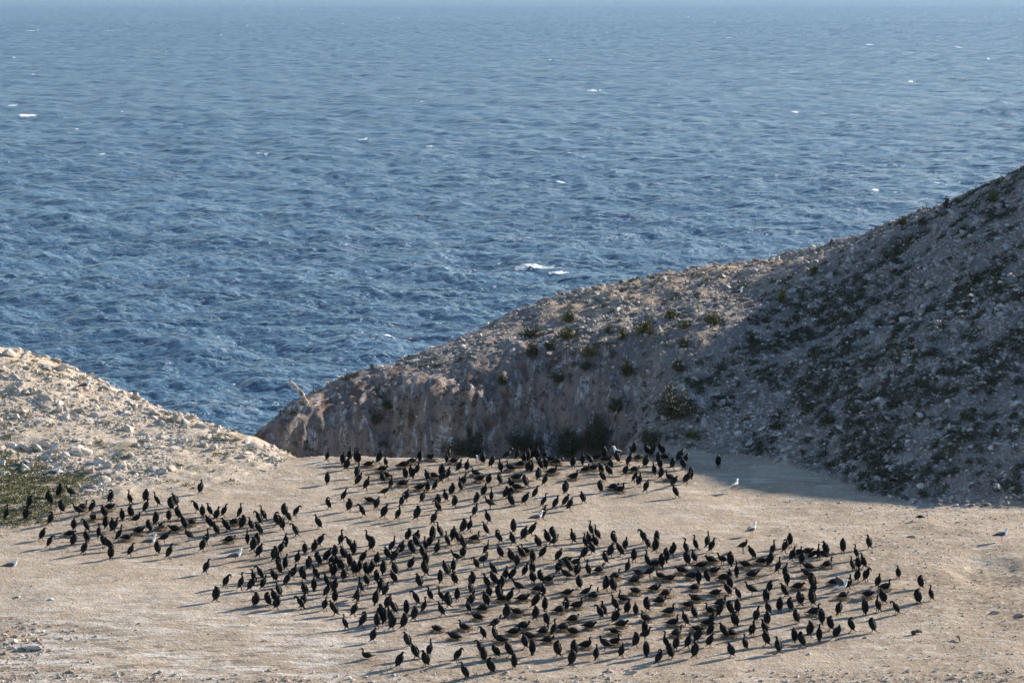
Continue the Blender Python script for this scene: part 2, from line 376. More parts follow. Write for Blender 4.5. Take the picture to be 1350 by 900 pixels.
def flat_p(x, y, h, r):
    nearh = sstep(-1.2, 0, h)*.5*(x > 9); fr = sstep(125, 121, y)*.9+sstep(133, 126, y)*sstep(-14, -20, x)*.5; rt = sstep(10, 20, x)*.42
    return (h < .05)*np.clip(.018+nearh+fr+rt+1.2*np.exp(-(((x+21.3)/2.2)**2+((y-127.6)/2.6)**2)), 0, 1)
xa, ya = pick(52000, -26, 34, 118, 168, flat_p); sa = (.02+.06*rng.random(len(xa))**4)*(1+.7*(ya < 124)+1.3*np.exp(-(((xa+21.3)/2.2)**2+((ya-127.6)/2.6)**2)))
add_stuff('gravel', scatter_rocks(xa, ya, sa, R1, flat=(.4, .8), sink=.1), M_gr, 'small loose stones lying over the bare flat ground')

BOULD = [(14,466,.55,'largest pale boulder at the far left top of the sunny mound'),(32,470,.5,'broad pale boulder on the mound top, second from the left edge'),
 (47,474,.3,'small pale boulder on the mound top, between two broad boulders'),(82,486,.5,'brownish upright boulder near the mound top'),
 (62,482,.38,'grey flat boulder left of the brown upright one on the mound top'),(178,523,.42,'rounded grey boulder alone on the seaward skyline of the mound'),
 (232,551,.5,'pale blocky boulder on the skyline, halfway down the mound'),(215,556,.33,'tilted boulder just below the skyline of the mound'),
 (283,568,.45,'pale boulder low on the mound skyline, nearest the sea gap'),(300,578,.3,'small boulder at the low right end of the mound'),
 (160,613,.45,'pale boulder at the mound foot, above the left cormorant group'),(142,612,.35,'cracked boulder beside the one at the mound foot'),
 (128,607,.32,'leftmost boulder of the three at the foot of the mound'),(202,588,.45,'long tilted slab of rock low on the mound slope'),
 (185,534,.3,'small rock under the skyline of the mound, right of the round boulder'),(58,585,.36,'rounded boulder among the green plants at the left'),
 (40,612,.4,'jagged pale rock amid the green plants at the left'),(26,588,.36,'jagged boulder at the upper edge of the green plants'),(100,578,.4,'grey leaning slab above the green plants on the mound'),
 (170,565,.42,'weathered boulder in the middle of the sunny mound slope'),
 (765,381,.42,'dark blocky boulder on the ridge crest above the steep shoulder'),(791,380,.42,'pointed boulder standing on the ridge crest, left part'),
 (850,369,.36,'pale boulder on the brown crest of the ridge'),(875,367,.3,'small rock on the brown crest, right of the pale boulder'),
 (750,389,.36,'boulder just below the crest at the left end of the brown soil'),(819,392,.3,'pale rock below the crest on the brown soil'),
 (835,384,.27,'grey rock on the brown soil under the ridge crest'),(868,437,.45,'white stained boulder halfway down the shaded slope'),
 (660,422,.3,'pale rock on the rising skyline of the ridge, left part'),(1298,250,.36,'dark boulder on the high crest near the right edge'),
 (1330,234,.32,'pale rock highest on the crest at the right edge'),(560,464,.28,'pale rock on the low left skyline of the ridge'),
 (1250,276,.28,'brownish rock on the high crest of the ridge'),(42,852,.6,'flat dark slab of rock on pale ground at the lower left')]
for i, (px, py, sz, lab) in enumerate(BOULD):
    q = hit(px, py+3); v, f = R3[i % 6] if True else None
    r = np.random.default_rng(900+i)
    fl = .3 if 'flat' in lab or 'slab' in lab else r.uniform(.6, .85)
    e = euler(np.array([r.normal(0, .2)]), np.array([r.normal(0, .25)]), np.array([r.uniform(0, 6)]))[0]
    vv_ = (v*np.array([sz*1.1, sz*.8, sz*fl]))@e.T
    me = mesh_np('boulder', vv_, f, False, dict(tone=np.full(len(v), r.uniform(.2, .9))))
    me.materials.append(M_rr if (px > 335 or 'dark' in lab) else M_lr)
    o = bpy.data.objects.new('boulder', me); o.location = (q[0], q[1], q[2]+sz*fl*.25); link(o)
    tag(o, lab, 'boulder', 'boulders on the mound and ridge')
# loose stones that can be told apart on the flat
M_st = M_gr
for i, (px, py, sz, lab) in enumerate([(68,790,.16,'small pointed white stone alone on the left flat'),(24,787,.16,'low grey stone left of the pointed white stone'),
    (1067,862,.12,'small white stone below the right front row of cormorants'),(804,885,.22,'pointed grey stone at the front of the flat, nearest the gravel'),
    (832,888,.25,'angular grey stone at the front edge, right of the pointed one'),(1141,840,.13,'small brown stone in front of the rightmost front birds'),
    (1202,708,.18,'dark stone left of the gull at the right edge'),(92,886,.2,'reddish stone at the very front left'),
    (1085,697,.13,'small dark and white stone on the flat behind the right hand birds'),(1263,689,.14,'dark stone right of the walking black bird'),
    (349,845,.13,'low stone in front of the left cormorants'),(1313,808,.22,'grey stone on the scraped ground at the lower right'),
    (1345,812,.26,'rounded grey stone at the right edge of the photo'),(1107,663,.12,'single white stone just outside the hill shadow')]):
    q = hit(px, py); v, f = R2[i % 8]; r = np.random.default_rng(950+i)
    me = mesh_np('stone', v*np.array([sz*1.2, sz*.8, sz*.6]), f, False, dict(tone=np.full(len(v), .95 if 'white' in lab else .1)))
    me.materials.append(M_gr); o = bpy.data.objects.new('stone', me); o.location = (q[0], q[1], q[2]+sz*.15); o.rotation_euler = (0, 0, r.uniform(0, 6))
    tag(link(o), lab, 'stone', 'loose stones on the flat')

# ---------------------------------------------------------------- plants
def leaf_mat(name, a, b, c):
    m = NT(name, .6, .25); m.col(m.mix(m.ramp(m.attr('tone'), .1, .9), m.mix(m.noise(1.5, 3), a, b), c)); return m.m
M_dark = leaf_mat('dark_scrub_leaf', (.030, .038, .024), (.048, .052, .032), (.085, .085, .050))
M_olive = leaf_mat('olive_leaf', (.055, .065, .022), (.085, .09, .030), (.15, .14, .05))
M_mat = leaf_mat('green_mat_leaf', (.075, .09, .035), (.12, .125, .05), (.22, .20, .09))
M_stem = NT('woody_stem', .85, .2); M_stem.col((.11, .08, .055)); M_stem = M_stem.m
def leaves(P, size, up=.5):
    """P (n,3): one bent diamond leaf at each point"""
    n = len(P); a = rng.normal(size=(n, 3)); a[:, 2] = np.abs(a[:, 2])*up+.15; a /= np.linalg.norm(a, axis=1)[:, None]
    b = np.cross(a, rng.normal(size=(n, 3))); b /= np.linalg.norm(b, axis=1)[:, None]
    s_ = (size*rng.uniform(.6, 1.4, n))[:, None]
    V = np.stack([P, P+a*s_*.5+b*s_*.28, P+a*s_, P+a*s_*.5-b*s_*.28], 1).reshape(-1, 3)
    F_ = np.arange(n*4).reshape(n, 4); return V, F_, np.repeat(rng.random(n), 4)
def clumps(cx, cy, rad, hgt, per):
    n = len(cx); k = np.repeat(np.arange(n), per); m = len(k)
    th = rng.uniform(0, 6.283, m); rr = np.sqrt(rng.random(m))*rad[k]
    x = cx[k]+rr*np.cos(th); y = cy[k]+rr*np.sin(th)
    z = zat(x, y)+rng.random(m)*hgt[k]*(1-(rr/rad[k])**2*.7); return np.stack([x, y, z], 1)
# dark scrub in slanting bands over the shaded slope
def scrub_p(x, y, h, r):
    on = (h > .15)*(r > 0); u = (x*.75+y*.66); v = (-x*.66+y*.75)
    band = sstep(.485, .555, .45*fbm(u/5, v/1.6, 4, 61)+.55*fbm(u/.9, v/.45, 3, 66)); reg = sstep(6, 15, x+(y-165)*.25)*sstep(30, 20, np.abs(x-30)*.7)
    fc = FC(x, y)*.35
    top = sstep(12, 20, y*0+x-(y-178)*1.2)
    return on*np.clip(band*(.15+.85*reg)*(.14+1.1*top)+fc*sstep(.6, .7, fbm(x/1.5, y/1.5, 3, 64)), 0, 1)
cx, cy = pick(32000, -14, 60, 152, 192, scrub_p)
P = clumps(cx, cy, rng.uniform(.12, .36, len(cx)), rng.uniform(.08, .26, len(cx)), 36)
V, F_, T = leaves(P, .11); me = mesh_np('hillside_scrub', V, F_, False, dict(tone=T)); me.materials.append(M_dark)
tag(link(bpy.data.objects.new('hillside_scrub', me)), 'dark low scrub growing in slanting bands on the shaded hillside', 'scrub', kind='stuff')
# green mat at the left edge and sparse tufts over the mound
def mat_p(x, y, h, r):
    A = at(20, 655, 152.5)
    m = sstep(1.15, .7, np.hypot((x-A[0]+2)/5.2, (y-A[1]-.5)/7.5)+.7*(fbm(x/1.5, y/1.5, 4, 81)-.5))
    t = (r < 0)*(h > 0)*sstep(.62, .70, fbm(x/1.3, y/1.3, 3, 84))*.3
    return np.clip(m+t, 0, 1)
cx, cy = pick(34000, -42, -6, 140, 182, mat_p)
P = clumps(cx, cy, rng.uniform(.1, .3, len(cx)), rng.uniform(.04, .14, len(cx)), 20)
V, F_, T = leaves(P, .085, .3); me = mesh_np('green_ground_cover', V, F_, False, dict(tone=T)); me.materials.append(M_mat)
tag(link(bpy.data.objects.new('green_ground_cover', me)), 'low green succulent mat on the bare ground at the left', 'ground cover', kind='stuff')

def shrub(px, py, wpx, hpx, mat, lab):
    q = hit(px, py); k = q[1]/F; rw, hh = wpx*k*.5, hpx*k
    root = empty('shrub', q-np.array([0, 0, .03])); tag(root, lab, 'shrub', 'shrubs on the ridge')
    nb = 18; Vs, Fs = [], []; tips = []
    for i in range(nb):
        a = rng.uniform(0, 6.28); r_ = rng.uniform(.15, 1.3)*rw; h = hh*rng.uniform(.35, 1.15)*(1-.35*min(1.4, (r_/rw))**2)
        t = np.array([r_*math.cos(a), r_*math.sin(a)*.8, h]); tips.append(t)
        o_ = len(Vs)*1; d = np.array([.018, 0, 0]); e = np.array([0, .018, 0]); base = len(Vs)
        mid = t*np.array([.45, .45, .6])
        for P_, s_ in ((np.zeros(3), 1.4), (mid, 1), (t, .35)):
            Vs += [P_+d*s_+e*s_, P_-d*s_+e*s_, P_-d*s_-e*s_, P_+d*s_-e*s_]
        for L_ in (0, 4):
            for j in range(4): Fs.append([base+L_+j, base+L_+(j+1) % 4, base+L_+4+(j+1) % 4, base+L_+4+j])
    me = mesh_np('stems', Vs, Fs); me.materials.append(M_stem); link(bpy.data.objects.new('stems', me), root)
    n = int(900*max(.5, rw*hh*2)); tips = np.array(tips); k2 = rng.integers(0, nb, n); f_ = rng.uniform(.35, 1.05, n)[:, None]
    P = tips[k2]*f_+rng.normal(0, 1, (n, 3))*np.array([rw*.12, rw*.12, hh*.10]); P[:, 2] = np.abs(P[:, 2])+.02
    V, F_, T = leaves(P, .11, .8); me = mesh_np('foliage', V, F_, False, dict(tone=T)); me.materials.append(mat)
    link(bpy.data.objects.new('foliage', me), root)
for a in [(750,425,20,17,M_olive,'olive bush nearest the ridge crest above the cliff'),(747,449,28,22,M_olive,'olive bush below another one, above the cliff face'),
 (700,446,34,16,M_dark,'dark spreading bush left of the two olive bushes'),(702,472,26,20,M_dark,'dark rounded bush under the spreading one, left part of slope'),
 (727,462,16,17,M_dark,'small dark bush between the rounded and the olive bush'),(850,443,26,26,M_olive,'tallest olive bush in the middle of the ridge slope'),
 (884,420,18,12,M_olive,'low olive bush right of the tallest one, close to the crest'),(938,430,26,20,M_olive,'olive bush with a dark right side on the ridge slope'),
 (902,434,16,12,M_olive,'small pale bush between two larger olive bushes'),(777,470,18,14,M_olive,'small bush on the cliff edge below the middle bushes'),
 (822,448,13,15,M_olive,'narrow bush left of the tallest olive bush'),(803,440,9,12,M_olive,'thin tuft left of the narrow bush'),
 (902,460,18,16,M_dark,'dim bush in the middle slope, below the small pale bush'),(885,552,62,42,M_dark,'wide black green bush low on the shaded slope above the flat'),
 (662,508,16,16,M_dark,'dark bush on the cliff face, left of the dead stick'),(736,504,24,13,M_dark,'flat dark bush right of the dead stick'),
 (770,488,20,12,M_dark,'flat dark bush on the cliff edge under the small bush'),(828,496,20,24,M_dark,'dark upright bush in the hollow above the cliff'),
 (815,545,26,22,M_dark,'dark bush hanging in the gully above the gull'),(895,490,26,18,M_dark,'dark bush right of the hollow, mid slope'),
 (992,455,18,16,M_dark,'dark bush where scrub begins on the middle slope'),(1073,361,14,12,M_olive,'small olive bush just below the crest, right half'),
 (1190,297,8,10,M_olive,'green tuft standing on the crest skyline'),(1248,274,8,13,M_dark,'thin dark weed on the crest skyline'),
 (1310,266,14,18,M_olive,'olive bush near the top of the ridge at the right'),(1093,560,18,14,M_dark,'small dark bush low on the right hand slope'),
 (1285,372,24,15,M_dark,'brownish bush in the upper right slope'),(1032,400,16,20,M_olive,'olive bush at the left end of the dark scrub'),
 (497,562,20,18,M_dark,'dark bush on the lower left cliff face'),(509,540,12,12,M_dark,'small dark bush on the cliff above the lower left one'),
 (620,600,54,38,M_dark,'large dark bush at the cliff foot behind the rear birds'),(745,602,60,44,M_dark,'large dark bush at the cliff foot, middle'),
 (690,600,52,32,M_dark,'dark bush at the cliff foot between two larger ones'),(788,596,40,50,M_dark,'tall dark bush at the cliff foot left of the white gull'),  # dark cliff-foot bushes, enlarged to stand in for shaded hollows
 (856,590,40,26,M_dark,'dark bush at the cliff foot right of the white gull'),(912,578,22,10,M_olive,'low green tuft at the foot of the slope by the shadow')]:
    shrub(*a)

# ---------------------------------------------------------------- tubes, wood
def ringsweep(pts, n=10):
    """pts: list of (x,y,z, rw, rt) swept along the x-z profile; one closed surface"""
    P = np.array([p[:3] for p in pts], float); Vs = []
    for i, p in enumerate(pts):
        t = P[min(i+1, len(P)-1)]-P[max(i-1, 0)]; t /= np.linalg.norm(t)+1e-9
        side = np.array([0, 1., 0]); side = side-t*side.dot(t); side /= np.linalg.norm(side)+1e-9
        nn = np.cross(t, side)
        for j in range(n):
            a = 2*math.pi*j/n; Vs.append(P[i]+side*p[3]*math.cos(a)+nn*p[4]*math.sin(a))
    Fs = []
    for i in range(len(pts)-1):
        for j in range(n): Fs.append((i*n+j, i*n+(j+1) % n, (i+1)*n+(j+1) % n, (i+1)*n+j))
    Fs.append(tuple(reversed(range(n)))); Fs.append(tuple((len(pts)-1)*n+j for j in range(n)))
    return [tuple(v) for v in Vs], Fs
def spline(cp, m=3):
    cp = [np.array(c, float) for c in cp]; out = []
    for i in range(len(cp)-1):
        p0, p1, p2, p3 = cp[max(i-1, 0)], cp[i], cp[i+1], cp[min(i+2, len(cp)-1)]
        for k in range(m):
            t = k/m; out.append(.5*((2*p1)+(-p0+p2)*t+(2*p0-5*p1+4*p2-p3)*t*t+(-p0+3*p1-3*p2+p3)*t**3))
    out.append(cp[-1]); 
    for o in out: o[3:] = np.maximum(o[3:], .002)
    return [tuple(o) for o in out]
def join(*parts):
    V, F_, M_ = [], [], []; o = 0
    for v, f, mi in parts:
        V += list(v); F_ += [tuple(i+o for i in q) for q in f]; M_ += [mi]*len(f); o += len(v)
    return V, F_, M_
def mk(name, V, F_, mats, mi=None, smooth=True):
    me = bpy.data.meshes.new(name); me.from_pydata([tuple(v) for v in V], [], F_)
    for m in mats: me.materials.append(m)
    if mi: me.polygons.foreach_set('material_index', mi)
    me.polygons.foreach_set('use_smooth', [smooth]*len(me.polygons)); me.update(); return me
wd = NT('driftwood', .85, .2); wd.col(wd.mix(wd.ramp(wd.noise(4, 6, rough=.75), .42, .56), (.55, .49, .42), (.12, .095, .075))); wd.bump(wd.noise(12, 4), .06); M_wood = wd.m
wd = NT('charred_wood', .8, .2); wd.col(wd.mix(wd.ramp(wd.noise(9, 5), .4, .7), (.035, .03, .027), (.11, .09, .07))); M_log = wd.m
def wood(name, A, B, r, mat, lab, cat_, twig=True):
    A, B = np.array(A), np.array(B); n = 9; pts = []
    for i in range(n):
        t = i/(n-1); p = A*(1-t)+B*t+np.array([math.sin(t*5)*r*.7, 0, math.sin(t*3.1)*r*.9]); rr = r*(1.1-.45*t)*(1+.28*math.sin(i*2.3))
        pts.append((*p, rr, rr))
    V, F_ = ringsweep(pts, 9); me = mk(name, V, F_, [mat]); tag(link(bpy.data.objects.new(name, me)), lab, cat_)
a = hit(405, 531); b = a+np.array([-.95, .3, 1.28]); wood('driftwood_post', a-np.array([0, 0, .2]), b, .125, M_wood, 'pale weathered driftwood post leaning left on the low end of the ridge', 'driftwood')
a = hit(694, 535); b = hit(703, 506); wood('dead_branch', a+np.array([0, -.1, .15]), b+np.array([0, -.2, .35]), .06, M_wood, 'pale dead branch lying down the cliff face', 'dead branch')
a = hit(803, 572); b = hit(817, 540); wood('dead_branch', a+np.array([0, -.1, .15]), b+np.array([0, -.2, .3]), .05, M_wood, 'thin grey dead branch in the gully above the gull', 'dead branch')
a = hit(1202, 837); b = hit(1217, 835); wood('charred_log', a+np.array([0, 0, .08]), b+np.array([0, 0, .08]), .085, M_log, 'short black log lying on the flat right of the front birds', 'log')
a = hit(1262, 842); b = hit(1267, 846); wood('wood_chip', a+np.array([0, 0, .12]), b+np.array([0, 0, .03]), .05, M_wood, 'small pale orange wood piece on scraped ground at the lower right', 'wood')

# ---------------------------------------------------------------- cormorants
m = NT('black_feathers', .6, .09); m.col(m.mix(m.ramp(m.noise(22, 3), .45, .7), (.005, .0055, .006), (.011, .012, .013))); M_bk = m.m
m = NT('wing_feathers', .55, .12); m.col(m.mix(m.ramp(m.noise(40, 3), .4, .7), (.005, .006, .0065), (.014, .016, .017))); M_wg = m.m
m = NT('dark_bill', .4, .4); m.col((.035, .032, .03)); M_bill = m.m
m = NT('buff_throat', .7, .3); m.col((.30, .22, .13)); M_buff = m.m
BODY = {
 'h': [[(-.27,.035,.030,.012),(-.20,.075,.040,.016),(-.13,.135,.056,.048),(-.095,.19,.104,.094),(-.05,.28,.128,.122),(.01,.38,.128,.124),(.045,.46,.112,.108),(.066,.515,.074,.072),(.085,.552,.040,.044),(.110,.594,.047,.048)],
       [(.155,.588,.024,.026),(.19,.580,.012,.014),(.245,.565,.007,.008),(.252,.560,.003,.003)]],
 'k': [[(-.26,.035,.030,.012),(-.19,.075,.040,.016),(-.12,.135,.056,.048),(-.085,.19,.104,.094),(-.04,.28,.130,.124),(.01,.39,.130,.126),(.03,.475,.120,.118),(.022,.54,.098,.094),(.004,.585,.066,.062),(-.018,.60,.046,.044)],
       [(-.045,.565,.024,.024),(-.065,.53,.012,.013),(-.08,.49,.007,.008),(-.082,.48,.003,.003)]],
 'n': [[(-.25,.035,.030,.012),(-.18,.080,.040,.016),(-.12,.14,.052,.040),(-.075,.21,.084,.072),(-.03,.30,.106,.098),(.02,.39,.100,.098),(.05,.46,.072,.072),(.068,.53,.040,.044),(.060,.60,.032,.034),(.062,.66,.032,.034),(.085,.70,.036,.038)],
       [(.115,.712,.024,.026),(.15,.712,.012,.014),(.205,.702,.007,.008),(.213,.697,.003,.003)]],
 'p': [[(-.25,.035,.030,.012),(-.18,.080,.040,.016),(-.12,.14,.052,.040),(-.075,.21,.088,.078),(-.03,.30,.112,.106),(.02,.39,.108,.106),(.055,.46,.080,.080),(.09,.53,.046,.050),(.13,.575,.036,.038),(.18,.585,.035,.037),(.215,.56,.036,.037)],
       [(.232,.53,.022,.024),(.235,.495,.012,.014),(.215,.44,.007,.008),(.21,.43,.003,.003)]],
 'w': [[(-.38,.20,.032,.011),(-.30,.225,.042,.014),(-.21,.25,.055,.040),(-.13,.275,.090,.075),(-.02,.31,.112,.105),(.09,.365,.100,.095),(.15,.42,.066,.066),(.195,.48,.040,.044),(.21,.54,.033,.035),(.235,.585,.036,.038)],
       [(.265,.59,.024,.026),(.30,.585,.012,.014),(.355,.57,.007,.008),(.362,.565,.003,.003)]],
 's': [[(-.40,.10,.032,.011),(-.31,.105,.042,.014),(-.22,.115,.055,.040),(-.14,.125,.095,.072),(-.03,.14,.130,.108),(.09,.155,.115,.100),(.16,.185,.075,.070),(.205,.22,.046,.048),(.235,.25,.038,.040),(.26,.255,.036,.037)],
       [(.285,.245,.024,.026),(.315,.225,.012,.014),(.36,.19,.007,.008),(.366,.184,.003,.003)]],
 'u': [[(-.40,.13,.032,.011),(-.31,.125,.042,.014),(-.22,.12,.055,.040),(-.14,.13,.095,.072),(-.03,.14,.128,.108),(.09,.165,.112,.100),(.15,.21,.072,.070),(.175,.27,.042,.046),(.165,.335,.033,.035),(.175,.385,.033,.035),(.20,.42,.036,.038)],
       [(.23,.425,.024,.026),(.265,.42,.012,.014),(.32,.405,.007,.008),(.327,.40,.003,.003)]],
}
BODY['m'] = [[(-.25,.035,.030,.012),(-.18,.080,.040,.016),(-.115,.14,.056,.046),(-.08,.20,.100,.088),(-.035,.29,.120,.112),(.01,.385,.116,.110),(.035,.455,.090,.086),(.05,.51,.052,.054),(.056,.56,.036,.040),(.072,.605,.038,.040),(.095,.63,.040,.041)],
       [(.125,.635,.024,.026),(.16,.632,.012,.014),(.215,.62,.007,.008),(.222,.615,.003,.003)]]
BODY['q'] = [[(-.25,.035,.030,.012),(-.18,.080,.040,.016),(-.115,.14,.056,.046),(-.08,.20,.100,.088),(-.035,.29,.122,.114),(.015,.385,.120,.114),(.045,.46,.092,.088),(.06,.52,.050,.052),(.045,.575,.036,.040),(.0,.60,.038,.038),(-.045,.575,.040,.040)],
       [(-.065,.545,.024,.026),(-.08,.51,.012,.014),(-.085,.455,.007,.008),(-.085,.445,.003,.003)]]
BODY['d'] = BODY['n']
def wing(side, kind):
    """folded wing: a long leaf-shaped shell lying on the flank, tips crossing over the rump"""
    B = BODY[kind][0]; i0, i1 = 2, 6; pts = []
    for i in range(1, 7):
        x, z, w_, t_ = B[i]; f_ = (i-1)/5.0; r_ = .028*math.sin(math.pi*min(1, .18+f_*.9))+.004
        y = side*(w_*(.80 if i > 2 else .55)); up = t_*(.28 if kind in 'swu' else 0); bk = -t_*.30 if kind not in 'swu' else 0
        pts.append((x+bk, y, z+up, r_, t_*(.80 if i > 2 else .7)+.004))
    return ringsweep(spline(pts, 2), 8)
def leg(side, kind):
    if kind in 'su': return None
    x0, z0 = (-.03, .20) if kind != 'w' else (-.01, .24)
    a = (x0, side*.05, z0); k = (x0-.005, side*.055, .10); f = (x0+.02, side*.06, .012)
    V, F_ = ringsweep([(*a, .026, .026), (*k, .013, .013), (*f, .011, .011)], 6)
    t = len(V); w_ = .045; fx, fy = f[0], f[1]
    V += [(fx-.02, fy, .014), (fx+.09, fy-w_, .004), (fx+.11, fy, .004), (fx+.085, fy+w_, .004), (fx-.02, fy, .002)]
    F_ += [(t, t+1, t+2), (t, t+2, t+3), (t+4, t+2, t+1), (t+4, t+3, t+2)]
    return V, F_
def spread(side, droop):
    """wing held half open to dry"""
    S = [(-.01, .07, .42), (.03, .22, .47), (.02, .38, .40), (-.05, .46, .28)]; T = [(-.09, .07, .24), (-.08, .22, .20), (-.10, .36, .17), (-.09, .45, .20)]
    V = []; 
    for o_ in (0, -.014):
        for p in S+T: V.append((p[0]+o_, side*p[1], p[2]-droop*p[1]))
    F_ = []
    for j in range(3): F_ += [(j, j+1, j+5, j+4), (8+j+4, 8+j+5, 8+j+1, 8+j)]
    F_ += [(0, 4, 12, 8), (3, 11, 15, 7)]
    for j in range(3): F_ += [(j, 8+j, 9+j, j+1), (4+j, 5+j, 13+j, 12+j)]
    return V, F_
def bend(V, kind, r):
    """turn the neck sideways and vary the lean, smoothly, above the shoulders"""
    V = np.array(V, float); z0 = .44 if kind not in 'su' else .18; x0 = .08
    k = np.clip((V[:, 2]-z0)/.2, 0, 1); ang = k*r[0]; dx, dy = V[:, 0]-x0*.6, V[:, 1]
    V[:, 0] = np.where(k > 0, x0*.6+dx*np.cos(ang)-dy*np.sin(ang), V[:, 0]); V[:, 1] = np.where(k > 0, dx*np.sin(ang)+dy*np.cos(ang), V[:, 1])
    if kind not in 'su': V[:, 0] += (np.clip(V[:, 2]-.18, 0, 1))*r[1]
    return V
def cormorant_mesh(kind, seed):
    r = random.Random(seed); body, bill = BODY[kind]
    fat = lambda b, g=1.01: [(x, z, a*(g if a > .03 else 1), b_*(g if b_ > .03 else 1)) for x, z, a, b_ in b]; body = fat(body)
    full = spline([(x, 0, z, a, b) for x, z, a, b in body+bill], 3); nb = len(spline([(x, 0, z, a, b) for x, z, a, b in body], 3))
    V, F_ = ringsweep(full, 10); mi = [0]*len(F_)
    for i in range(len(full)-1):
        if i >= nb+1: 
            for j in range(10): mi[i*10+j] = 2
    parts = [(V, F_, 0)]; Vj, Fj, Mj = join((V, F_, 0)); Mj = mi
    for s_ in (1, -1):
        v, f = wing(s_, 'n' if kind == 'd' else kind) if kind != 'd' else spread(s_, .25)
        o_ = len(Vj); Vj += v; Fj += [tuple(i+o_ for i in q) for q in f]; Mj += [1]*len(f)
        L_ = leg(s_, kind)
        if L_: v, f = L_; o_ = len(Vj); Vj += v; Fj += [tuple(i+o_ for i in q) for q in f]; Mj += [2]*len(f)
    Vj = bend(Vj, kind, (r.uniform(-.7, .7), r.uniform(-.22, .12)))
    return mk('cormorant', Vj, Fj, [M_bk, M_wg, M_bill], Mj)
MESH = {k: [cormorant_mesh(k, 10*i+ord(k)) for i in range(6)] for k in BODY}

